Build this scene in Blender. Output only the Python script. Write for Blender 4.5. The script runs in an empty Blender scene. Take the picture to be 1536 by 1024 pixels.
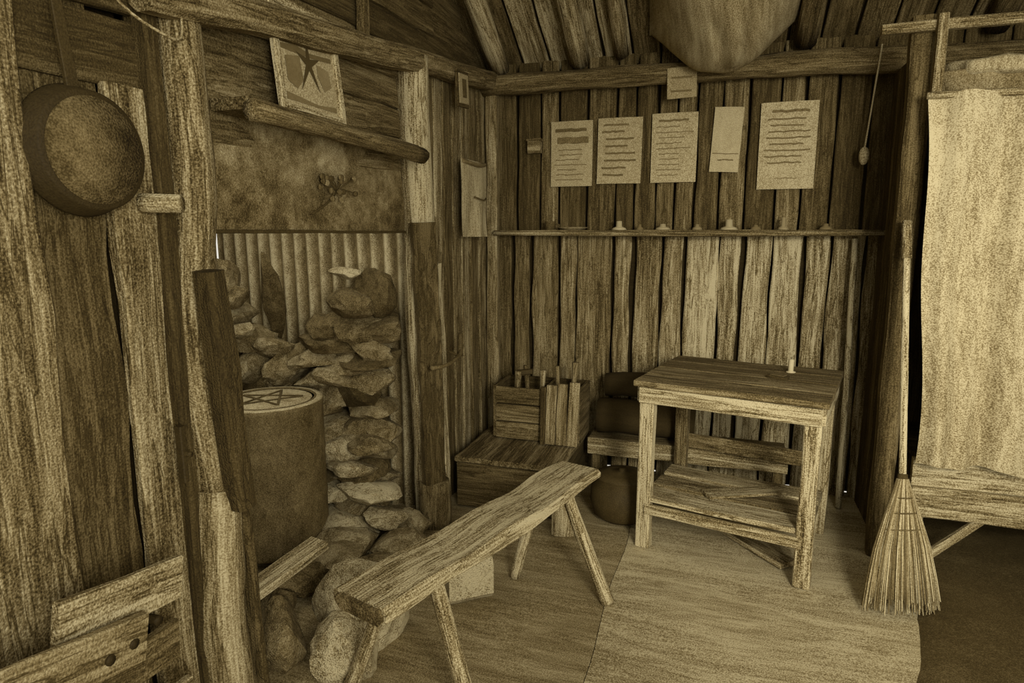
import bpy, math, random
from mathutils import Vector, Matrix, Euler, noise
random.seed(7)
V=Vector
sc=bpy.context.scene
R=random.uniform

# ------------------------------------------------------------------ materials
RAMP=[(0.0,(.020,.0125,.0032)),(.25,(.074,.051,.016)),(.5,(.19,.140,.058)),(.75,(.35,.280,.140)),(1.0,(.56,.475,.27))]
def mat(name,stretch=(30,30,2.2),c1=1.8,c2=1.8,c3=1.8,crack=.6,rough=.9,bump=.45,metal=0,fine=(150,150,7),speck=210,gain=1.0):
    m=bpy.data.materials.new(name); m.use_nodes=True
    nt=m.node_tree; N=nt.nodes; L=nt.links
    bs=N['Principled BSDF']
    at=N.new('ShaderNodeAttribute'); at.attribute_name='gc'
    tn=N.new('ShaderNodeAttribute'); tn.attribute_name='tone'
    def vm(s):
        n=N.new('ShaderNodeVectorMath'); n.operation='MULTIPLY'
        L.new(at.outputs['Vector'],n.inputs[0]); n.inputs[1].default_value=s; return n.outputs[0]
    def nz(v,detail,dist=0.0,sc_=1.0):
        n=N.new('ShaderNodeTexNoise'); n.inputs['Scale'].default_value=sc_
        n.inputs['Detail'].default_value=detail; n.inputs['Distortion'].default_value=dist
        L.new(v,n.inputs['Vector']); return n.outputs['Fac']
    def ma(op,a,b=None,c=None,clamp=False):
        n=N.new('ShaderNodeMath'); n.operation=op; n.use_clamp=clamp
        for i,x in enumerate((a,b,c)):
            if x is None: continue
            if isinstance(x,(int,float)): n.inputs[i].default_value=x
            else: L.new(x,n.inputs[i])
        return n.outputs[0]
    n1=nz(vm(stretch),4,.7); n2=nz(vm(fine),3); n3=nz(vm((speck,)*3),1)
    n4=nz(vm(tuple(s*.18 for s in stretch)),3,.4)
    s=ma('MULTIPLY_ADD',ma('SUBTRACT',n1,.5),c1,1.0)
    s=ma('MULTIPLY_ADD',ma('SUBTRACT',n2,.5),c2,s)
    s=ma('MULTIPLY_ADD',ma('SUBTRACT',n3,.5),c3,s)
    s=ma('MULTIPLY_ADD',ma('SUBTRACT',n4,.5),c1*.9,s)
    ck=ma('ABSOLUTE',ma('SUBTRACT',n1,.5)); ck=ma('DIVIDE',ck,.018,clamp=True)
    ck=ma('MULTIPLY_ADD',ck,crack,1.0-crack)
    s=ma('MULTIPLY',s,ck)
    v=ma('MULTIPLY',s,tn.outputs['Fac']); v=ma('MULTIPLY',v,gain,clamp=True)
    cr=N.new('ShaderNodeValToRGB'); e=cr.color_ramp.elements
    e[0].position=0; e[0].color=(*RAMP[0][1],1); e[1].position=1; e[1].color=(*RAMP[-1][1],1)
    for p,c in RAMP[1:-1]:
        k=e.new(p); k.color=(*c,1)
    L.new(v,cr.inputs['Fac']); L.new(cr.outputs['Color'],bs.inputs['Base Color'])
    bs.inputs['Roughness'].default_value=rough; bs.inputs['Metallic'].default_value=metal
    bs.inputs['Specular IOR Level'].default_value=.15
    bp=N.new('ShaderNodeBump'); bp.inputs['Strength'].default_value=bump; bp.inputs['Distance'].default_value=.006
    L.new(s,bp.inputs['Height']); L.new(bp.outputs['Normal'],bs.inputs['Normal'])
    return m
M={}
M['wood']=mat('weathered_wood')
M['bark']=mat('rough_bark',(26,26,5),2.0,1.4,1.6,.6,bump=.7)
M['stone']=mat('hearth_stone',(9,9,9),1.5,.9,1.8,.35,fine=(40,40,40),bump=.8)
M['iron']=mat('sooty_iron',(14,14,8),.9,.6,1.8,.12,rough=.7,metal=0,fine=(70,70,30),bump=.2)
M['soot']=mat('sooty_panel',(7,7,7),2.2,1.2,1.8,.12,fine=(30,30,30),bump=.4)
M['paper']=mat('old_paper',(12,12,12),.3,.2,1.3,.0,fine=(60,60,60),bump=.1)
M['cloth']=mat('canvas_cloth',(7,7,1.6),.8,.8,1.6,.1,fine=(60,60,10),bump=.3)
M['floor']=mat('worn_floor',(1.6,11,3),.9,.8,1.7,.14,fine=(9,80,40),bump=.2)
M['straw']=mat('broom_straw',(90,90,4),1.8,1.0,1.2,.3,bump=.3)
M['wax']=mat('candle_wax',(20,20,20),.2,.1,.2,0,bump=.05)

# ------------------------------------------------------------------ mesh builder
class B:
    def __init__(s,name): s.n=name; s.v=[];s.f=[];s.g=[];s.t=[];s.m=[];s.sm=[];s.mi=[]
    def mid(s,m):
        if m not in s.mi: s.mi.append(m)
        return s.mi.index(m)
    def add(s,vs,fs,gs=None,tone=.5,m='wood',smooth=False):
        o=len(s.v); off=V((R(0,30),R(0,30),R(0,30)))
        s.v+= [tuple(x) for x in vs]
        s.g+= [tuple(V(x)+off) for x in (gs or vs)]
        if isinstance(tone,(int,float)): s.t+=[tone]*len(vs)
        else: s.t+=tone
        k=s.mid(m)
        for f in fs: s.f.append(tuple(i+o for i in f)); s.m.append(k); s.sm.append(smooth)
    def rings(s,rs,gr,tone,m,smooth,cap=True):
        n=len(rs[0]); vs=[p for r in rs for p in r]; gs=[p for r in gr for p in r]; fs=[]
        for i in range(len(rs)-1):
            for j in range(n):
                k=(j+1)%n; fs.append((i*n+j,i*n+k,(i+1)*n+k,(i+1)*n+j))
        if cap: fs.append(tuple(reversed(range(n)))); e=(len(rs)-1)*n; fs.append(tuple(e+j for j in range(n)))
        s.add(vs,fs,gs,tone,m,smooth)
    def beam(s,p0,p1,w,t,up=(0,0,1),seg=None,wob=.003,ch=None,tone=.5,m='wood',tap=1.0):
        p0=V(p0);p1=V(p1);d=p1-p0;l=d.length;d.normalize()
        sd=d.cross(V(up)).normalized(); nr=sd.cross(d).normalized()
        seg=seg or max(2,int(l/.13)); ch=min(w,t)*.16 if ch is None else ch
        rs=[];gr=[]
        ph=[R(0,50) for _ in range(4)]
        for i in range(seg+1):
            u=i/seg; c=p0+d*(l*u); k=1+(tap-1)*u
            nl=lambda q:noise.noise(V((u*l*3.1+q,q,0)))*2*wob
            a0=-w*k/2+nl(ph[0]); a1=w*k/2+nl(ph[1]); b0=-t*k/2+nl(ph[2])*.6; b1=t*k/2+nl(ph[3])*.6
            q=[(a0+ch,b0),(a1-ch,b0),(a1,b0+ch),(a1,b1-ch),(a1-ch,b1),(a0+ch,b1),(a0,b1-ch),(a0,b0+ch)]
            rs.append([c+sd*x+nr*y for x,y in q]); gr.append([V((x,y,l*u)) for x,y in q])
        s.rings(rs,gr,tone,m,False)
    def tube(s,pts,rad,n=14,irr=.05,tone=.5,m='wood',smooth=True,sub=4,cap=True,flat=1.0):
        pts=[V(p) for p in pts]
        if isinstance(rad,(int,float)): rad=[rad]*len(pts)
        P=[];Q=[]
        for i in range(len(pts)-1):
            for j in range(sub):
                u=j/sub
                a=pts[max(i-1,0)];b=pts[i];c=pts[i+1];d=pts[min(i+2,len(pts)-1)]
                P.append(.5*((2*b)+(c-a)*u+(2*a-5*b+4*c-d)*u*u+(3*b-a-3*c+d)*u**3)); Q.append(rad[i]*(1-u)+rad[i+1]*u)
        P.append(pts[-1]);Q.append(rad[-1])
        rs=[];gr=[];L=0;sd=None;sx=R(0,90)
        for i,p in enumerate(P):
            d=(P[min(i+1,len(P)-1)]-P[max(i-1,0)]).normalized()
            if sd is None: sd=d.orthogonal().normalized()
            sd=(sd-d*sd.dot(d)).normalized(); nr=d.cross(sd)
            if i: L+=(p-P[i-1]).length
            r_=[];g_=[]
            for j in range(n):
                a=2*math.pi*j/n
                k=Q[i]*(1+irr*2*noise.noise(V((math.cos(a)*1.3+sx,math.sin(a)*1.3,L*5))))
                x=math.cos(a)*k;y=math.sin(a)*k*flat
                r_.append(p+sd*x+nr*y); g_.append(V((x,y,L)))
            rs.append(r_);gr.append(g_)
        s.rings(rs,gr,tone,m,smooth,cap)
    def lathe(s,c,prof,n=40,tone=.5,m='iron',mx=None,smooth=True):
        mx=mx or Matrix.Identity(3); c=V(c); rs=[];gr=[]
        for r,z in prof:
            q=[V((max(r,.0004)*math.cos(2*math.pi*j/n),max(r,.0004)*math.sin(2*math.pi*j/n),z)) for j in range(n)]
            rs.append([c+mx@x for x in q]); gr.append(q)
        s.rings(rs,gr,tone,m,smooth,True)
    def rock(s,c,sz,tone=.5,sub=3,m='stone',rot=None,tilt=.15,npl=12,lo=.48,hi=.86):
        import bmesh
        bm=bmesh.new(); bmesh.ops.create_icosphere(bm,subdivisions=sub,radius=1)
        pl=[(V((R(-1,1),R(-1,1),R(-1,1))).normalized(),R(lo,hi)) for _ in range(npl)]
        rt=(Euler((R(-tilt,tilt),R(-tilt,tilt),R(0,6.28) if rot is None else rot))).to_matrix(); vs=[];gs=[]; q=V((R(0,99),0,0))
        for v in bm.verts:
            d=v.co.normalized(); r=1.0
            for n_,h in pl:
                k=d.dot(n_)
                if k>.01: r=min(r,h/k)
            r=r*1.15
            r*=1+.07*noise.noise(d*2.3+q)+.04*noise.noise(d*6+q)
            x=d*r; x=V((x.x*sz[0],x.y*sz[1],x.z*sz[2])); gs.append(x); vs.append(V(c)+rt@x)
        bm.verts.index_update()
        fs=[tuple(v.index for v in f.verts) for f in bm.faces]; bm.free()
        s.add(vs,fs,gs,tone,m,False)
    def blob(s,c,sz,pw=.6,tone=.5,m='cloth',amp=.06,fr=3,n=36,mx=None):
        mx=mx or Matrix.Identity(3); rs=[];gr=[];q=V((R(0,99),0,0))
        sg=lambda x,p: math.copysign(abs(x)**p,x)
        for i in range(n//2+1):
            f=-math.pi/2+math.pi*i/(n//2); row=[];gw=[]
            for j in range(n):
                a=2*math.pi*j/n
                x=V((sg(math.cos(f),pw)*sg(math.cos(a),pw)*sz[0],sg(math.cos(f),pw)*sg(math.sin(a),pw)*sz[1],sg(math.sin(f),pw)*sz[2]))
                x*=1+amp*noise.noise(x*fr*3+q)*2
                row.append(V(c)+mx@x);gw.append(x)
            rs.append(row);gr.append(gw)
        s.rings(rs,gr,tone,m,True)
    def grid(s,fn,nu,nv,tone=.5,m='iron',smooth=True,gfn=None):
        vs=[];gs=[];fs=[]
        for i in range(nu+1):
            for j in range(nv+1):
                p=V(fn(i/nu,j/nv)); vs.append(p); gs.append(V(gfn(i/nu,j/nv)) if gfn else p)
        for i in range(nu):
            for j in range(nv):
                a=i*(nv+1)+j; fs.append((a,a+nv+1,a+nv+2,a+1))
        s.add(vs,fs,gs,tone,m,smooth)
    def box(s,a,b,**k):
        a=V(a);b=V(b);c=(a+b)/2;d=b-a
        ax=max(range(3),key=lambda i:d[i]); p=c.copy();q=c.copy();p[ax]=a[ax];q[ax]=b[ax]
        if ax==2: s.beam(p,q,abs(d.x),abs(d.y),up=(0,1,0),**k)
        elif ax==0: s.beam(p,q,abs(d.y),abs(d.z),up=(0,0,1),**k)
        else: s.beam(p,q,abs(d.x),abs(d.z),up=(0,0,1),**k)
    def done(s):
        me=bpy.data.meshes.new(s.n); me.from_pydata(s.v,[],s.f)
        a=me.attributes.new('gc','FLOAT_VECTOR','POINT'); a.data.foreach_set('vector',[c for g in s.g for c in g])
        a=me.attributes.new('tone','FLOAT','POINT'); a.data.foreach_set('value',s.t)
        for k in s.mi: me.materials.append(M[k])
        me.polygons.foreach_set('material_index',s.m); me.polygons.foreach_set('use_smooth',s.sm)
        me.update()
        o=bpy.data.objects.new(s.n,me); sc.collection.objects.link(o); return o

XL=-1.45; YB=3.93; XR=2.4; YF=-2.2
RS=.58; RIDGE=0.8
def roofz(y): return 2.46+(4.0-y)*RS if y>RIDGE else 2.46+(4.0-RIDGE)*RS-(RIDGE-y)*RS

# ------------------------------------------------------------------ floor
b=B('floor')
b.box((-2.9,YF,-.12),(XR+.1,4.1,-.06),tone=.3,m='floor',wob=0,seg=2)
def fz(x,y): return .004*noise.noise(V((x*2.2,y*2.2,0)))+.002*noise.noise(V((x*9,y*9,3)))-.004
def joint(v): return -.33+.03*noise.noise(V((v*1.5,5,0)))-.02*v
def floorpart(x0f,x1f,t):
    b.grid(lambda u,v:(x0f(v*6.2-2.2)*(1-u)+x1f(v*6.2-2.2)*u,v*6.2-2.2,fz(x0f(v*6.2-2.2)*(1-u)+x1f(v*6.2-2.2)*u,v*6.2-2.2)),60,110,tone=t,m='floor')
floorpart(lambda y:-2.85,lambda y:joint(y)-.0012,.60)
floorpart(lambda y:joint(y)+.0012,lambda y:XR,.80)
b.done()
b=B('dark_floor_sheet')  # added dark sheet; bunk shade and the dark floor beyond put into its colour
def sheetx(y): return .62 if y<2.0 else .62+.28*min(1,(y-2.0)/1.0)
b.grid(lambda u,v:(sheetx(v*5.0-1.2)*(1-u)+2.35*u+.01*noise.noise(V((v*30,0,0))),v*5.0-1.2,.006+.003*noise.noise(V((u*7,v*9,0)))-(.01 if u<.01 else 0)),40,90,tone=.26,m='cloth')
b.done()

# ------------------------------------------------------------------ back wall
b=B('wall_back')
b.box((-1.6,YB+.07,0),(XR+.1,YB+.13,2.7),tone=.06,seg=2,wob=0)
x=-1.42
while x<.86:
    w=R(.11,.24); w=min(w,.9-x)
    if w<.06: break
    cx=x+w/2
    t=.42+.40*math.exp(-((cx-.15)/.66)**2)+R(-.09,.08)  # board tone brightens towards the centre: light falloff put into the colour
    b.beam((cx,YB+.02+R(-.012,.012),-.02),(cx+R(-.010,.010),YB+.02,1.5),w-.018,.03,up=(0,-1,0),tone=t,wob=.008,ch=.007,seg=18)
    x+=w
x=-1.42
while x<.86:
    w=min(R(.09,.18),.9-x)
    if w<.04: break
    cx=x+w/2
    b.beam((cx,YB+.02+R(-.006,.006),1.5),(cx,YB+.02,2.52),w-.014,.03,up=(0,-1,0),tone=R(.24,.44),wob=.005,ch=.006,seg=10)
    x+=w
x=.9
while x<XR:
    b.beam((x+.1,YB+.02,0),(x+.1,YB+.02,2.6),.19,.03,up=(0,-1,0),tone=R(.25,.35)); x+=.2
b.done()
b=B('trim_1')
b.tube([(-1.44,3.83,2.375),(-.8,3.82,2.37),(0,3.82,2.37),(.5,3.82,2.37),(1.3,3.82,2.34),(2.35,3.82,2.34)],[.062,.06,.056,.065,.062,.06],tone=.42,m='wood',irr=.12)
b.done()
b=B('trim_2')
b.beam((-1.38,3.86,0),(-1.38,3.86,2.34),.075,.07,up=(0,-1,0),tone=.5,wob=.006)
b.done()

# ------------------------------------------------------------------ left wall
b=B('wall_left')
b.box((XL-.14,YF,0),(XL-.08,1.40,4.4),tone=.06,seg=2,wob=0)
b.box((XL-.14,3.10,0),(XL-.08,4.05,2.9),tone=.06,seg=2,wob=0)
b.box((XL-.14,1.36,1.56),(XL-.08,3.12,4.3),tone=.06,seg=2,wob=0)
ys=[(-2.2,-1.9),(-1.9,-1.6),(-1.6,-1.3),(-1.3,-1.0),(-1.0,-.7),(-.7,-.42),(-.42,-.15),(-.15,.1),(.1,.33),(.33,.55),(.55,.78)]
for y0,y1 in ys: b.beam((XL,(y0+y1)/2,0),(XL,(y0+y1)/2,3.2),y1-y0-.01,.03,up=(1,0,0),tone=R(.45,.6))
b.beam((XL+.03,.915,0),(XL+.03,.905,2.9),.22,.04,up=(1,0,0),tone=.60,wob=.012)
b.beam((XL-.02,1.13,0),(XL-.02,1.13,2.9),.20,.03,up=(1,0,0),tone=.34,wob=.012)
b.beam((XL+.01,1.30,0),(XL+.01,1.285,1.86),.125,.035,up=(1,0,0),tone=.60,wob=.010)
b.beam((XL-.02,1.42,0),(XL-.02,1.41,2.2),.11,.03,up=(1,0,0),tone=.22,wob=.006)
for k in range(9):
    z=1.93+k*.17
    b.beam((XL-.005-(k%2)*.004,.99,z+R(-.01,.01)),(XL-.005,1.46,z+.02),.155,.03,up=(1,0,0),tone=R(.22,.34),wob=.012)
for k in range(15):
    z=1.84+k*.135
    y1=min(3.15,4.0-(z-2.3)/RS) if z>2.5 else 3.0
    b.beam((XL-.02,1.44,z-.02),(XL-.012,y1,z+.03),.140,.026,up=(1,.0,.12),tone=R(.28,.44) if z<2.35 else R(.22,.34),wob=.011)
for y,w,t in [(3.04,.10,.36),(3.15,.11,.66),(3.27,.11,.36),(3.39,.12,.52),(3.52,.12,.62),(3.65,.12,.40),(3.78,.12,.52),(3.9,.1,.35)]:
    b.beam((XL+.01+R(-.008,.008),y,-.02),(XL+.01,y+R(-.01,.01),2.36),w-.014,.03,up=(1,0,0),tone=t,wob=.007)
for k in range(4):
    z=2.44+k*.12
    b.beam((XL-.02,3.0,z),(XL-.02,4.0-max(0,(z-2.42))/RS,z),.13,.025,up=(1,0,0),tone=R(.22,.32))
b.done()

b=B('wall_right')
b.box((XR+.06,2.2,0),(XR+.1,4.05,3.6),tone=.08,seg=2,wob=0)
y=2.2
while y<3.95:
    b.beam((XR+.02,y+.11,0),(XR+.02,y+.11,min(3.9,roofz(y+.11))),.205,.03,up=(-1,0,0),tone=R(.4,.55)); y+=.215
b.done()

# ------------------------------------------------------------------ roof / ceiling
b=B('ceiling')
b.beam((.45,4.15,roofz(4.15)+.07),(.45,RIDGE,roofz(RIDGE)+.07),4.4,.02,up=(0,RS,1),tone=.06,seg=2,wob=0)
x=-1.7
while x<XR+.1:
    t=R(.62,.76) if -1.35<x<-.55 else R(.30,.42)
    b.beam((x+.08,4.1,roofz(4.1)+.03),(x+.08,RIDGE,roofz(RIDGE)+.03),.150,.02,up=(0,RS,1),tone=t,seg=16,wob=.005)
    x+=.165
b.done()
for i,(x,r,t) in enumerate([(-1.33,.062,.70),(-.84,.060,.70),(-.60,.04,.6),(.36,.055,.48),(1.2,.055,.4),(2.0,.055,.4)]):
    b=B('rafter')
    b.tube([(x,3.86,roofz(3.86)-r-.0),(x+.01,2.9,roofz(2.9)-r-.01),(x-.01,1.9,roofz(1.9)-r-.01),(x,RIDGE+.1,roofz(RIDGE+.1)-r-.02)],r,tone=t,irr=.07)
    b.done()

# ------------------------------------------------------------------ fireplace posts, beam
b=B('fireplace_post')
b.tube([(-1.40,1.435,0),(-1.41,1.43,.4),(-1.395,1.45,.76)],[.082,.078,.072],tone=.56,irr=.08)
b.tube([(-1.395,1.455,.745),(-1.415,1.44,1.25),(-1.40,1.455,1.7),(-1.41,1.45,2.2),(-1.41,1.45,2.9)],[.072,.066,.060,.058,.056],tone=.64,irr=.10)
b.beam((-1.322,1.455,.70),(-1.315,1.400,1.40),.070,.07,up=(1,0,0),tone=.20,m='bark',wob=.010,ch=.012)
b.beam((-1.345,1.52,.0),(-1.345,1.485,.75),.03,.05,up=(1,0,0),tone=.3,m='bark',wob=.008,ch=.008)
b.beam((-1.42,1.375,0),(-1.43,1.365,2.5),.05,.05,up=(1,0,0),tone=.20,wob=.006)
b.done()
b=B('fireplace_post')
b.tube([(-1.41,2.93,0),(-1.405,2.91,.5),(-1.415,2.88,1.0),(-1.40,2.85,1.5),(-1.405,2.83,2.0),(-1.40,2.82,2.30)],[.085,.078,.074,.078,.074,.076],tone=.84,irr=.07)
b.beam((-1.345,2.86,.20),(-1.35,2.79,1.55),.13,.05,up=(1,-.5,0),tone=.30,m='bark',wob=.018,ch=.014)
b.tube([(-1.36,2.88,.0),(-1.355,2.87,.24)],[.085,.08],tone=.42,m='bark',irr=.1)
b.beam((-1.350,3.0,.0),(-1.365,2.97,1.35),.07,.04,up=(1,0,0),tone=.9,wob=.010)
b.done()
b=B('iron_hook')
b.tube([(-1.30,2.74,.86),(-1.26,2.84,.86),(-1.27,3.02,.875),(-1.29,3.1,.90),(-1.32,3.16,.92)],[.012,.010,.010,.012,.010],tone=.35,m='iron',n=8)
b.tube([(-1.29,3.08,.86),(-1.29,3.09,.98)],[.018,.014],tone=.28,m='iron',n=8)
b.tube([(-1.28,3.02,.875),(-1.37,3.04,.90)],[.008,.008],tone=.28,m='iron',n=8)
b.done()
b=B('trim_3')
b.beam((-1.37,1.30,2.085),(-1.37,3.84,2.40),.085,.10,up=(0,0,1),tone=.52,wob=.010,ch=.02)
b.beam((-1.415,2.42,2.24),(-1.415,2.44,3.0),.05,.04,up=(1,0,0),tone=.4)
b.done()

# ------------------------------------------------------------------ fireplace shell (chimney open to the sky above)
b=B('fireplace_hood')
b.grid(lambda u,v:(XL+.004+.008*math.sin(u*9)*math.sin(v*5),1.50+u*1.36,1.50+v*.36),30,10,tone=.46,m='soot')
b.beam((XL+.005,1.50,1.505),(XL+.005,2.86,1.505),.012,.012,tone=.2,m='iron')
b.done()
b=B('corrugated_iron_sheet')
def cor(L_): return .014*math.sin(2*math.pi*L_/.080)
def corg(fn,n,tone,L_):
    # tone rises and falls with the corrugation wave
    o=len(b.v); nv=6
    b.grid(fn,n,nv,tone=tone,m='iron')
    for i in range(n+1):
        k=.72+.28*math.sin(2*math.pi*(i/n*L_)/.080-math.pi)
        for j in range(nv+1): b.t[o+i*(nv+1)+j]=tone*k
corg(lambda u,v:(-2.78+u*1.34,3.03+cor(u*1.34)+.01*math.sin(v*3),v*2.0),260,.95,1.34)
corg(lambda u,v:(-2.80+cor(u*1.66),1.40+u*1.66,v*2.0),300,.7,1.66)
corg(lambda u,v:(-2.78+u*1.30,1.38+cor(u*1.30),v*2.0),240,.6,1.30)
b.done()
b=B('dried_flower_sprig')
c=V((XL+.022,2.20,1.66))
for k in range(16):
    a=R(0,6.28); l=R(.03,.10)
    e=c+V((.01,math.cos(a)*l*1.5,math.sin(a)*l*.6+.02))
    b.tube([c,(c+e)/2+V((.006,0,.006)),e],[.003,.0025,.002],n=6,tone=.25,m='straw',sub=2)
    b.blob(e,(.006,.018,.012),.9,tone=R(.2,.6),m='straw',n=8)
b.tube([c+V((0,0,.02)),c+V((0,-.05,-.04)),c+V((0,-.16,-.09))],[.005,.004,.003],n=6,tone=.25,m='straw')
b.done()
b=B('mantel_shelf')
b.beam((-1.36,1.58,1.865),(-1.36,2.66,1.865),.14,.035,tone=.5,wob=.006,ch=.006)
b.tube([(-1.285,1.57,1.845),(-1.28,2.1,1.84),(-1.27,2.64,1.835)],[.03,.028,.036],tone=.42,irr=.1,n=12)
b.done()

b=B('framed_picture')
W=.340;H=.335
pc=V((-1.365,1.97,2.065))
tl=V((-.10,0,1)).normalized(); yv=V((0,1,0)); nv=yv.cross(tl)
def P(u,v,d=0): return pc+yv*u+tl*v+nv*d
for a_,c_ in [((-W/2,-H/2),(W/2,-H/2)),((-W/2,H/2),(W/2,H/2))]:
    b.beam(P(*a_),P(*c_),.028,.020,up=nv,tone=.9,wob=.001,ch=.004)
for a_,c_ in [((-W/2,-H/2-.012),(-W/2,H/2+.012)),((W/2,-H/2-.012),(W/2,H/2+.012))]:
    b.beam(P(*a_),P(*c_),.028,.020,up=nv,tone=.9,wob=.001,ch=.004)
b.beam(P(-W/2,0,-.006),P(W/2,0,-.006),H,.006,up=nv,tone=.78,m='paper',wob=0)
def poly(pts,d,t,m='paper'):
    vs=[P(x*W*.46,y*H*.46,d) for x,y in pts]; b.add(vs,[tuple(range(len(vs)))],[V((x,y,0)) for x,y in pts],t,m)
poly([(-.9,-.9),(.9,-.9),(.9,-.78),(.2,-.84),(-.9,-.74)],-.001,.5)
poly([(-.9,.22),(-.4,.30),(.1,.24),(.9,.32),(.9,.22),(.1,.14),(-.9,.12)],-.001,.42)
poly([(-.8,.0),(-.3,.1),(-.25,-.4),(-.5,-.62),(-.8,-.5)],-.0005,.5)
poly([(.3,.05),(.75,.0),(.8,-.35),(.5,-.5),(.3,-.2)],-.0005,.58)
st=[]
for k in range(10):
    a=math.pi/2+k*math.pi/5; r_=[.62,.55,.78,.70,.55][k//2] if k%2==0 else .14
    st.append((math.cos(a)*r_*.8,math.sin(a)*r_))
for k in range(10):
    poly([(0,0),st[k],st[(k+1)%10]],.0004,.24)
b.done()

b=B('small_framed_photo')
for z0,z1,t,x in [(2.14,2.32,.25,-1.322),(2.158,2.302,.72,-1.317)]:
    k=.0 if t<.3 else .016
    b.beam((x,3.16+k,(z0+z1)/2),(x,3.31-k,(z0+z1)/2+.01),z1-z0,.012,up=(1,0,0),tone=t,m='wood' if t<.3 else 'paper',wob=0)
b.beam((-1.309,3.21,2.235),(-1.309,3.26,2.24),.09,.003,up=(1,0,0),tone=.3,m='paper',wob=0)
b.done()
b=B('hanging_cloth_bag')
b.grid(lambda u,v:(-1.365+.03*math.sin(u*3.1)*(.4+.6*v)+.012*math.sin(u*11+v*2)*v,3.30+u*.40+.01*math.sin(v*6),1.90-v*.42),20,18,tone=.92,m='cloth')
b.tube([(-1.365,3.32,1.89),(-1.34,3.5,1.88),(-1.365,3.68,1.90)],.012,n=8,tone=.5,m='cloth')
b.tube([(-1.33,3.42,1.7),(-1.315,3.52,1.685),(-1.335,3.61,1.70)],.005,n=6,tone=.3,m='cloth')
b.done()

# frying pan, hung with its base facing the room
b=B('frying_pan')
mx=Matrix(((0,0,-1),(1,0,0),(0,1,0)))
pcn=V((-1.395,1.145,1.685)); r=.142
b.lathe(pcn,[(.001,-.026),(r*.90,-.026),(r*.94,-.022),(r*1.02,.022),(r*1.04,.026),(r*1.02,.028),(r*.99,.022),(r*.93,-.014),(r*.90,-.018),(.001,-.018)],56,tone=.10,m='iron',mx=mx)
b.lathe(pcn+V((.0265,0,0)),[(.001,0),(r*.84,0),(r*.84,-.0015),(.001,-.0015)],48,tone=.34,m='soot',mx=mx)
b.beam(pcn+V((-.015,-.01,r*.95)),pcn+V((-.005,-.045,r*.95+.28)),.030,.012,up=(1,0,0),tone=.16,m='iron',wob=.001,tap=.8)
b.done()
b=B('wooden_peg')
b.tube([(-1.42,1.30,1.575),(-1.33,1.34,1.575)],[.026,.024],tone=.7,n=10)
b.done()
b=B('door_latch')
b.box((-1.40,1.315,.82),(-1.375,1.335,.98),tone=.12,m='iron'); b.tube([(-1.39,1.325,.9),(-1.36,1.33,.9)],.008,tone=.2,m='iron',n=8)
b.done()
b=B('hanging_wire')
b.tube([(-1.38,1.16,2.13),(-1.34,1.22,2.02),(-1.31,1.30,1.975),(-1.33,1.38,1.985),(-1.35,1.41,2.05)],.0035,n=6,tone=.75,m='iron')
b.done()

# ------------------------------------------------------------------ drum
b=B('oil_drum')
c=(-1.975,2.41,.035); r=.240
pr=[(.001,0),(r*.97,0),(r*1.01,.006),(r*1.01,.018),(r,.024)]
for z in (.24,.46): pr+=[(r,z-.02),(r*1.012,z-.006),(r*1.012,z+.006),(r,z+.02)]
pr+=[(r,.675),(r*1.012,.68),(r*1.015,.70),(r*.985,.704),(r*.97,.69)]
b.lathe(c,pr+[(.001,.688)],56,tone=.38,m='iron')
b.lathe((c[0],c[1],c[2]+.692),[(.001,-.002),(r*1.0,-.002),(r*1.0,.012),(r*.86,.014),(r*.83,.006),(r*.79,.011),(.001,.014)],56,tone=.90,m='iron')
b.lathe((c[0],c[1],c[2]+.700),[(r*.88,.002),(r*.88,.0075),(r*.84,.0075),(r*.84,.002)],48,tone=.35,m='iron')
for k in range(5):
    a0=.6+k*2*math.pi*2/5; a1=a0+2*math.pi*2/5
    q=lambda a:V(c)+V((math.cos(a)*r*.62,math.sin(a)*r*.62,.708))
    b.beam(q(a0),q(a1),.012,.004,tone=.30,m='iron',wob=.001)
b.done()

# ------------------------------------------------------------------ stone work
b=B('fireplace_stones')
random.seed(21)
def row(x0,x1,y,z,n,s,tone,jit=.03,tilt=.18):
    for i in range(n):
        x=x0+(x1-x0)*(i+.5)/n
        b.rock((x+R(-jit,jit),y+R(-jit,jit),z+R(-.01,.01)),(s[0]*R(.85,1.35),s[1]*R(.85,1.1),s[2]*R(.8,1.3)),tone=min(1,tone*R(.55,1.4)),tilt=tilt)
z=.04;i=0
while z<1.08:
    h=R(.075,.115)
    row(-2.14+.012*i,-1.58,2.72+.012*i,z,R(0,1)>.45 and 3 or 2,(.16,.16,h*.62),.50,tilt=.22)
    z+=h*.86;i+=1
b.rock((-1.80,2.84,1.16),(.20,.13,.08),tone=.46)
b.rock((-1.66,2.86,1.21),(.11,.10,.12),tone=.30)
b.rock((-1.80,2.84,1.30),(.15,.05,.035),tone=.75,rot=-.5,tilt=.02)
for i,z in enumerate([.1,.25,.4,.55,.68,.78]):
    row(-2.62,-2.1,2.86,z,3,(.14,.13,.095),.5)
for p,s_,t in [((-2.28,2.80,.90),(.14,.10,.07),.60),((-2.12,2.84,.86),(.12,.09,.07),.42),((-2.42,2.80,.95),(.15,.11,.09),.5),
               ((-2.46,2.78,1.08),(.13,.1,.09),.55),((-2.50,2.74,1.24),(.13,.1,.12),.5),((-2.31,2.88,1.15),(.07,.06,.24),.34),((-2.36,2.70,1.0),(.08,.07,.05),.7),((-2.40,2.70,1.17),(.09,.08,.06),.6),((-2.6,2.66,1.33),(.12,.1,.1),.4)]:
    b.rock(p,s_,tone=t)
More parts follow.
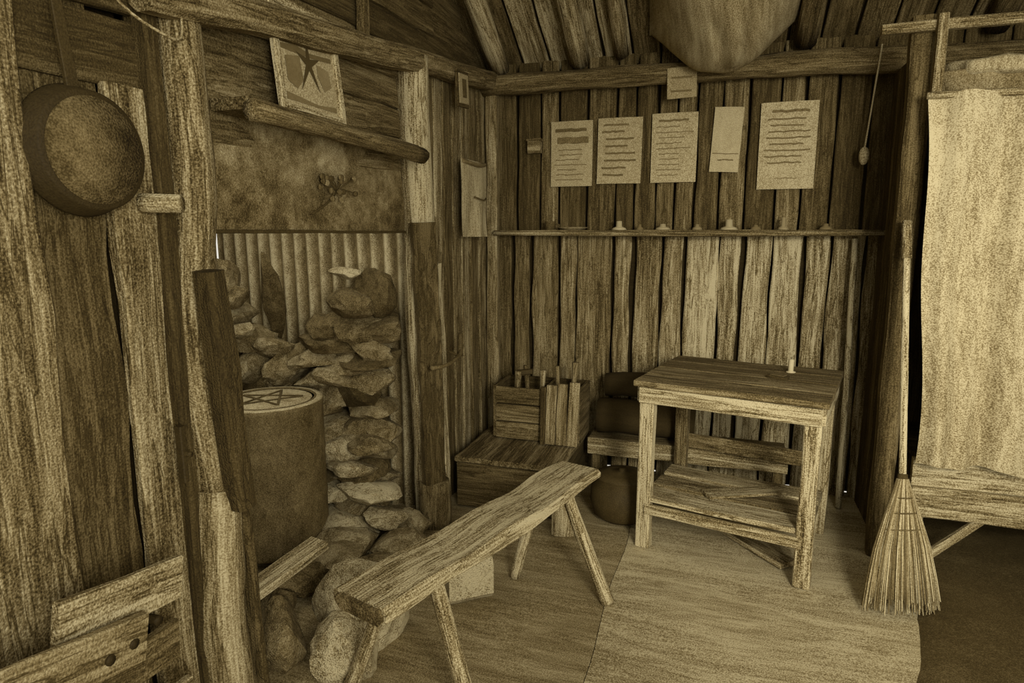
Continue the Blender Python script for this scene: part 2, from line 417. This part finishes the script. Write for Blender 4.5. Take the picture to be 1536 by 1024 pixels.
for p,s_,t in [((-1.72,2.56,.10),(.19,.15,.06),.85),((-1.58,2.40,.09),(.17,.14,.055),.7),((-1.84,2.64,.20),(.15,.12,.05),.8),((-1.60,2.62,.24),(.15,.13,.05),.85),
               ((-1.66,2.22,.05),(.12,.12,.06),.45),((-1.62,2.10,.06),(.13,.12,.06),.45),((-1.78,1.93,.04),(.15,.14,.05),.4),((-1.60,1.86,.06),(.14,.13,.07),.4),
               ((-1.72,2.64,.36),(.14,.12,.045),.75),((-1.60,2.68,.46),(.12,.11,.045),.6),((-1.52,2.25,.10),(.13,.12,.05),.55),((-1.52,2.60,.14),(.12,.12,.05),.85)]:
    b.rock(p,s_,tone=t,tilt=.1)
b.done()
b=B('hearth_kerb_stones')
random.seed(5)
for p,s_,t in [((-1.22,1.95,.11),(.15,.18,.19),.86),((-1.32,2.24,.07),(.16,.15,.10),.64),((-1.36,2.48,.06),(.15,.14,.08),.62),
               ((-1.44,1.72,.08),(.10,.12,.13),.42),((-1.42,2.70,.06),(.10,.1,.07),.55),((-1.18,1.74,.07),(.12,.13,.11),.85)]:
    b.rock(p,s_,tone=t,tilt=.1,lo=.55,hi=.88)
b.done()
b=B('stone_block')
b.beam((-1.03,2.27,.095),(-.87,2.37,.095),.20,.19,tone=.98,m='stone',wob=.02,ch=.03,seg=5)
b.done()
b=B('firewood_plank')
b.beam((-1.56,1.60,.22),(-1.46,2.02,.29),.10,.03,tone=.7,wob=.008)
b.done()

# ------------------------------------------------------------------ slatted wood box lower-left
b=B('slatted_wood_box')
for y in (.52,1.09):
    b.box((-1.35-.018,y-.022,0),(-1.35+.018,y+.022,.64),tone=.4)
b.beam((-1.28,.86,.690),(-1.28,1.175,.635),.105,.024,up=(1,0,0),tone=.70,wob=.008)
b.beam((-1.30,.45,.50),(-1.30,1.17,.46),.11,.022,up=(1,0,0),tone=.45,wob=.008)
b.beam((-1.28,.45,.32),(-1.28,1.18,.30),.11,.022,up=(1,0,0),tone=.6,wob=.008)
b.beam((-1.28,.45,.12),(-1.28,1.18,.11),.11,.022,up=(1,0,0),tone=.6,wob=.008)
b.beam((-1.245,.50,.665),(-1.24,1.02,.560),.15,.022,up=(1,0,0),tone=.46,wob=.01)
b.tube([(-1.30,1.10,.56),(-1.27,1.10,.56)],[.012,.012],n=10,tone=.1,m='iron')
for y in (.93,.99): b.tube([(-1.235,y,.58),(-1.222,y,.58)],[.012,.012],n=10,tone=.08,m='iron')
b.done()

# ------------------------------------------------------------------ bench
b=B('rustic_bench')
P0=V((-.95,1.49,.425));P1=V((-.565,2.76,.425))
D=(P1-P0).normalized();S=D.cross(V((0,0,1)))
b.beam(P0,P1,.230,.055,tone=.78,wob=.014,ch=.014,seg=26,tap=1.02)
b.beam(P0-D*.012,P0+D*.02,.19,.04,tone=.40,wob=.01,ch=.014,seg=2)
for base,ft,r in [(P0+D*.20-S*.06,(-1.10,1.64,0),.026),(P0+D*.24+S*.07,(-.63,1.60,0),.028),(P1-D*.24+S*.05,(-.37,2.42,0),.028),(P1-D*.26-S*.06,(-.80,2.50,0),.024)]:
    b.tube([base+V((0,0,.02)),base*.5+V(ft)*.5+V((0,0,-.0)),ft],[r*.9,r,r*1.02],n=10,tone=.78,irr=.06)
b.done()

# ------------------------------------------------------------------ table
b=B('wooden_table')
tc=V((.120,3.18,0)); ang=math.radians(-13)
X=V((math.cos(ang),math.sin(ang),0));Y=V((-math.sin(ang),math.cos(ang),0))
def T(x,y,z): return tc+X*x+Y*y+V((0,0,z))
for i in range(4):
    y=-.35+.180*i+.09
    b.beam(T(-.41,y,.815),T(.41,y,.815),.175,.028,tone=[.50,.42,.38,.42][i],wob=.004,ch=.004)
for x in (-.355,.355):
    for y in (-.295,.30):
        b.beam(T(x,y,0),T(x,y,.80),.066,.058,up=Y,tone=.88 if y<0 else .6,wob=.003,ch=.005)
b.beam(T(-.385,-.330,.760),T(.385,-.330,.760),.018,.075,tone=.72,wob=.003)
b.beam(T(-.37,.33,.760),T(.37,.33,.760),.018,.075,tone=.5)
for x in (-.391,.391): b.beam(T(x,-.32,.760),T(x,.33,.760),.018,.075,tone=.85)
for x in (-.355,.355): b.beam(T(x,-.30,.21),T(x,.30,.21),.03,.045,tone=.6)
for y,w,t in ((-.235,.15,.75),(-.06,.15,.62),(.12,.14,.68)): b.beam(T(-.37,y,.245),T(.37,y,.245),w,.022,tone=t,wob=.006)
b.beam(T(-.345,-.32,.20),T(.345,-.32,.20),.02,.05,tone=.66)
b.beam(T(-.345,.332,.36),T(.345,.332,.36),.018,.08,tone=.5)
b.beam(T(-.1,-.16,.265),T(.2,.08,.27),.10,.014,tone=.8)
b.done()
b=B('table_candle')
b.lathe(T(.19,.20,.829),[(.001,0),(.022,0),(.024,.004),(.012,.008),(.012,.06),(.009,.066),(.001,.067)],18,tone=.98,m='wax')
b.tube([T(.19,.20,.894),T(.191,.20,.908)],.0015,n=6,tone=.1,m='iron')
b.done()
b=B('matchbox')
b.beam(T(.12,.04,.837),T(.20,.01,.837),.05,.016,tone=.18,wob=.001); b.beam(T(.13,.036,.847),T(.19,.014,.847),.036,.003,tone=.45,wob=0,m='paper')
b.done()
b=B('floor_plank')
b.beam((.08,3.28,.014),(.36,2.95,.016),.10,.024,tone=.8,wob=.005)
b.done()

# ------------------------------------------------------------------ shelf and papers
b=B('wall_shelf')
b.beam((-1.34,3.84,1.505),(.80,3.82,1.505),.15,.026,tone=.5,wob=.004,ch=.004)
b.tube([(-1.34,3.765,1.50),(-.3,3.752,1.495),(.78,3.745,1.50)],.014,tone=.55,n=8)
b.done()
def sit(name,fn):
    q=B(name); fn(q); q.done()
sit('enamel_plate',lambda q:q.lathe((-.86,3.83,1.519),[(.001,0),(.06,0),(.09,.014),(.092,.016),(.06,.008),(.001,.007)],28,tone=.7))
for cx,w_,h_,t_ in [(-.58,.045,.05,.9),(-.46,.022,.03,.5),(-.33,.045,.032,.8),(-.14,.03,.03,.6),(.03,.05,.055,.85),(.17,.03,.025,.5),(.31,.03,.065,.7),(.52,.035,.03,.5)]:
    sit('candle_stub',lambda q:(q.lathe((cx,3.815,1.519),[(.001,0),(w_,0),(w_*.8,.012),(w_*.4,.018),(w_*.36,h_),(.001,h_+.002)],20,tone=t_,m='wax')))
sit('enamel_mug',lambda q:(q.lathe((-1.00,3.83,1.519),[(.001,0),(.03,0),(.033,.05),(.034,.052),(.029,.05),(.027,.006),(.001,.005)],22,tone=.35),q.tube([(-.967,3.83,1.555),(-.945,3.83,1.55),(-.95,3.83,1.53),(-.968,3.83,1.53)],.004,n=6,tone=.3,m='iron')))

def notice(name,x0,x1,z0,z1,tone,lines,tilt=0,seed=1):
    q=B(name); random.seed(seed); yw=YB-.012
    cx=(x0+x1)/2;cz=(z0+z1)/2;ca=math.cos(tilt);sa=math.sin(tilt)
    def F(x,z,d=0): return V((cx+(x-cx)*ca-(z-cz)*sa,yw-d,cz+(x-cx)*sa+(z-cz)*ca))
    nu=10
    q.grid(lambda u,v:F(x0+(x1-x0)*u,z0+(z1-z0)*v,.006+.012*(abs(v-.5)*2)**3*(.4+.6*abs(math.sin(u*3)))),nu,nu,tone=tone,m='paper',gfn=lambda u,v:(u*.3,0,v*.4))
    def dd(u,v): return .0075+.012*(abs(v-.5)*2)**3*(.4+.6*abs(math.sin(u*3)))
    for (v,u0,u1,h,t) in lines:
        vs=[];fs=[];n=8
        for i in range(n+1):
            u=u0+(u1-u0)*i/n; j=R(-.006,.006)
            vs+= [F(x0+(x1-x0)*u,z0+(z1-z0)*(v+j),dd(u,v+j)),F(x0+(x1-x0)*u,z0+(z1-z0)*(v+h+j),dd(u,v+h+j))]
            if i: a=2*i-2; fs.append((a,a+2,a+3,a+1))
        q.add(vs,fs,None,t,'paper')
    q.done()
def text(a,bv,n,h=.014,t=.5): 
    return [(a+(bv-a)*i/(n-1),R(.08,.2),R(.6,.92),h,t) for i in range(n)]
random.seed(3)
notice('paper_notice',-1.02,-.765,1.78,2.16,.78,[(.84,.1,.85,.05,.36),(.66,.15,.9,.10,.46)]+text(.10,.56,7),0,1)
notice('paper_notice',-.735,-.475,1.79,2.165,.76,[(.88,.12,.7,.03,.45)]+text(.12,.78,7,.03,.42),-.01,2)
notice('paper_notice',-.42,-.165,1.79,2.175,.80,[(.88,.15,.8,.03,.45)]+text(.1,.8,10,.014,.5),.0,3)
notice('paper_notice',-.085,.07,1.84,2.19,.84,[(.18,.25,.8,.02,.45),(.28,.05,.95,.012,.4)],-.05,4)
notice('paper_notice',.165,.455,1.74,2.20,.82,[(.88,.2,.85,.03,.42)]+text(.30,.8,8,.018,.45)+[(.12,.3,.7,.012,.6)],0,5)
q=B('beam_card'); q.beam((-.33,3.752,2.30),(-.175,3.752,2.305),.16,.004,up=(0,-1,0),tone=.66,m='paper',wob=.001)
for z in (2.33,2.26): q.beam((-.31,3.7485,z),(-.2,3.7485,z),.01,.002,up=(0,-1,0),tone=.45,m='paper',wob=0)
q.done()
q=B('small_wall_box'); q.box((-1.16,3.87,1.98),(-1.08,3.92,2.06),tone=.6); q.box((-1.165,3.865,2.05),(-1.075,3.92,2.065),tone=.5); q.done()
q=B('hanging_cord')
q.tube([(.70,3.76,2.42),(.68,3.78,2.1),(.67,3.80,1.93)],.0045,n=6,tone=.8,m='cloth'); q.blob((.67,3.80,1.89),(.024,.02,.045),.9,tone=.8,m='cloth',n=14)
q.done()
q=B('wooden_pole'); q.tube([(.685,3.74,.0),(.680,3.79,.75),(.672,3.86,1.47)],[.017,.017,.015],n=10,tone=.95); q.done()

# ------------------------------------------------------------------ low bench & things in the corner
b=B('low_plank_bench')
b.beam((-.70,3.76,.285),(.40,3.76,.285),.26,.026,tone=.40,wob=.004)
b.beam((-.70,3.62,.255),(.40,3.62,.255),.022,.095,tone=.66,wob=.005)
for x in (-.66,.36): b.box((x-.025,3.66,0),(x+.025,3.72,.27),tone=.4)
b.done()
b=B('rolled_blanket')
b.tube([(-.66,3.76,.41),(-.4,3.75,.415),(-.1,3.76,.405)],[.105,.11,.10],n=24,tone=.13,m='cloth',irr=.08)
b.tube([(-.63,3.80,.59),(-.4,3.80,.60),(-.2,3.80,.58)],[.07,.075,.07],n=20,tone=.11,m='cloth',irr=.09)
b.done()
b=B('low_chest')
b.box((-1.34,3.10,.265),(-.74,3.82,.295),tone=.50,wob=.004)
b.beam((-1.33,3.12,.13),(-.76,3.12,.13),.02,.25,tone=.30)
b.beam((-.755,3.12,.13),(-.755,3.80,.13),.02,.25,tone=.26)
b.beam((-1.325,3.12,.13),(-1.325,3.80,.13),.02,.25,tone=.26)
b.done()
b=B('tool_crate')
z0=.306
for i in range(3):
    b.beam((-1.22,3.46,z0+.05+i*.105),(-.92,3.46,z0+.05+i*.105),.02,.100,tone=.44-.03*i,wob=.003)
for x in (-1.23,-.93,-.73):
    b.beam((x,3.46,z0+.16),(x,3.74,z0+.16),.02,.31,tone=.36)
b.beam((-1.24,3.74,z0+.16),(-.72,3.74,z0+.16),.02,.31,tone=.30)
b.beam((-1.24,3.60,z0+.01),(-.72,3.60,z0+.01),.27,.018,tone=.30)
for i,t in enumerate((.52,.42,.56)):
    x=-.885+i*.065
    b.beam((x,3.425,z0+.0),(x+.005,3.45,z0+.34+.012*i),.06,.022,up=(0,-1,0),tone=t,wob=.004)
b.beam((-.925,3.415,z0),(-.925,3.44,z0+.33),.03,.035,up=(0,-1,0),tone=.30)
for x,y,h,r,l in [(-1.15,3.58,.38,.022,.03),(-1.06,3.62,.41,.016,-.03),(-.98,3.55,.40,.018,.02),(-.86,3.56,.43,.014,-.02),(-.80,3.60,.45,.02,.02)]:
    b.tube([(x,y,z0+.02),(x+l*.5,y,z0+h*.6),(x+l,y,z0+h)],[r*.8,r*.7,r],tone=R(.35,.6),n=10)
b.beam((-1.13,3.58,z0+.37),(-1.04,3.60,z0+.38),.035,.03,tone=.2,m='iron')
b.done()
b=B('firewood_block')
b.beam((-.70,2.98,0),(-.69,2.98,.27),.11,.09,up=(.3,-1,0),tone=.66,wob=.006)
b.done()
b=B('cooking_pot')
b.lathe((-.44,3.26,0),[(.001,0),(.11,.0),(.15,.03),(.17,.10),(.165,.17),(.14,.22),(.145,.23),(.145,.235),(.08,.25),(.02,.255),(.02,.27),(.001,.272)],36,tone=.20,m='iron')
b.tube([(-.59,3.26,.21),(-.55,3.20,.15),(-.44,3.10,.12),(-.33,3.20,.15),(-.29,3.26,.21)],.006,n=8,tone=.5,m='iron')
b.done()

# ------------------------------------------------------------------ bunk
b=B('bunk_bed')
b.beam((.765,3.22,0),(.745,3.22,2.38),.085,.07,up=(0,-1,0),tone=.34,wob=.006)
b.beam((2.3,3.22,0),(2.3,3.22,2.38),.07,.07,up=(0,-1,0),tone=.4)
b.beam((.795,3.13,1.98),(.79,3.13,2.36),.035,.04,up=(0,-1,0),tone=.6)
b.beam((.58,3.16,2.325),(2.34,3.16,2.345),.035,.04,tone=.62,wob=.004)
for i in range(5): b.beam((.80,3.30+i*.13,.0),(.80,3.30+i*.13,2.3),.12,.022,up=(-1,0,0),tone=R(.22,.38),wob=.004)
b.beam((.86,3.16,.45),(2.32,3.14,.45),.035,.13,tone=.74,wob=.006)
b.beam((.86,3.13,.32),(2.32,3.11,.32),.03,.14,tone=.62,wob=.008)
b.beam((.90,3.17,.0),(.90,3.17,.26),.05,.04,up=(0,-1,0),tone=.7)
b.beam((.92,3.14,.03),(1.14,3.14,.26),.035,.03,up=(0,-1,0),tone=.6)
b.beam((.9,3.53,.48),(2.32,3.53,.48),.66,.025,tone=.4)
b.beam((.82,3.17,2.00),(2.32,3.17,2.00),.04,.07,tone=.5)
b.beam((.84,3.53,2.00),(2.32,3.53,2.00),.66,.025,tone=.4)
b.done()
b=B('bunk_mattress')
b.blob((1.54,3.46,2.10),(.73,.32,.07),.3,tone=.6,amp=.05,fr=2,n=60)
b.blob((1.12,3.33,2.16),(.27,.2,.045),.55,tone=.72,amp=.14,fr=3,n=40)
b.done()
b=B('bunk_curtain')
def cur(u,v):
    xl=.845-.10*v**1.3
    x=xl+u*(2.29-xl)
    f=.024*math.sin(x*22+1.6*math.sin(v*3))+.012*math.sin(x*57+v*3)+.022*noise.noise(V((x*4,v*3,0)))
    if v>.93: f*=1.4
    return (x+.01*math.sin(v*9)*(1-u),3.055-f*(.5+.5*(1-v)),.515+v*1.53+.008*math.sin(x*30))
b.grid(cur,150,50,tone=.86,m='cloth',gfn=lambda u,v:(u*1.38,0,v*1.5))
b.tube([(.745,3.058,2.04),(1.4,3.055,2.035),(2.30,3.058,2.04)],.014,n=8,tone=.66)
b.done()

# ------------------------------------------------------------------ broom
b=B('straw_broom')
random.seed(9)
hb=V((.755,2.72,0)); ht=V((.735,3.12,1.55)); ax=(ht-hb).normalized()
nk=hb+ax*.50
b.tube([nk-ax*.06,nk+ax*.5,ht],[.0135,.0145,.014],n=10,tone=.95)
b.tube([ht-ax*.16,ht+ax*.0],[.020,.019],n=10,tone=.8)
sd=V((.951,.309,0)).normalized(); nn=ax.cross(sd).normalized()
rs=[];gr=[]
for k in range(13):
    u=k/12; w=.024+.110*min(1,u*1.25)**1.0; t=.020+.024*u
    c=nk+ax*.02-ax*(.46*u)
    q=[(w*math.cos(a),t*math.sin(a)) for a in [2*math.pi*j/24 for j in range(24)]]
    rs.append([c+sd*x_+nn*y_ for x_,y_ in q]); gr.append([V((x_,y_,u*.5)) for x_,y_ in q])
b.rings(rs,gr,.5,'straw',True)
for k in range(380):
    a=R(0,6.28);rr=R(.75,1.15)
    p0=nk+ax*.03+sd*(.02*math.cos(a))+nn*(.02*math.sin(a))
    e=hb+ax*R(.0,.055)+sd*(.138*rr*math.cos(a))+nn*(.05*rr*math.sin(a)); e.z=max(e.z,.012)
    m_=p0*.45+e*.55+sd*(.018*math.cos(a))
    b.tube([p0,m_,e],[.003,.0026,.0016],n=4,tone=R(.35,.9),m='straw',sub=2,smooth=False)
for z,w,t in ((.455,.038,.030),(.395,.058,.034),(.33,.080,.038)):
    c=hb+ax*z
    b.tube([c+sd*(w*math.cos(a))+nn*(t*math.sin(a)) for a in [2*math.pi*j/16 for j in range(17)]],.003,n=6,tone=.4,m='cloth',sub=2)
b.tube([nk-ax*.02,nk+ax*.05],[.026,.018],n=12,tone=.2,m='cloth')
b.done()

# ------------------------------------------------------------------ canvas bulging down from the roof
b=B('sagging_roof_canvas')
def can(u,v):
    x=-.44+u*.74; y=3.80-v*1.6
    s_=max(0,math.sin(math.pi*u))**.7*max(0,math.sin(math.pi*v**.62))**.75
    return (x+.02*math.sin(v*8),y,roofz(y)-.005-.46*s_-.05*abs(noise.noise(V((u*6,v*4,2))))*s_)
b.grid(can,60,70,tone=.72,m='cloth',gfn=lambda u,v:(u*.8,0,v*1.5))
b.done()

# ------------------------------------------------------------------ lights
w=bpy.data.worlds.new('World'); sc.world=w; w.use_nodes=True
bg=w.node_tree.nodes['Background']; bg.inputs[0].default_value=(1.0,.95,.84,1); bg.inputs[1].default_value=.82
def area(name,loc,tgt,sz,e,col=(1,.96,.88)):
    l=bpy.data.lights.new(name,'AREA'); l.shape='RECTANGLE'; l.size,l.size_y=sz; l.energy=e; l.color=col
    o=bpy.data.objects.new(name,l); sc.collection.objects.link(o); o.location=loc
    o.rotation_euler=(V(tgt)-V(loc)).to_track_quat('-Z','Y').to_euler(); return o
area('front_area_light',(1.3,-.9,1.7),(.1,3.6,.9),(.9,1.2),85)  # added soft lamp behind the camera, lights the room from the right
area('chimney_skylight',(-2.15,2.25,2.0),(-2.1,2.4,0),(.9,1.1),5.5)
l=bpy.data.lights.new('room_spot','SPOT'); l.energy=210; l.spot_size=math.radians(60); l.spot_blend=1.0; l.shadow_soft_size=.22; l.color=(1,.96,.88)  # added spot; its soft falloff brightens the middle and leaves the edges darker
o=bpy.data.objects.new('room_spot',l); sc.collection.objects.link(o); o.location=(.9,-.2,1.9)
o.rotation_euler=(V((.42,3.5,.80))-V(o.location)).to_track_quat('-Z','Y').to_euler()

# ------------------------------------------------------------------ camera
cd=bpy.data.cameras.new('camera'); cam=bpy.data.objects.new('camera',cd); sc.collection.objects.link(cam)
cam.location=(0,0,1.5); cam.rotation_euler=(math.radians(90-9.6),0,math.radians(18))
cd.sensor_width=36; cd.lens=22.5; cd.clip_start=.02
sc.camera=cam
sc.view_settings.view_transform='Standard'
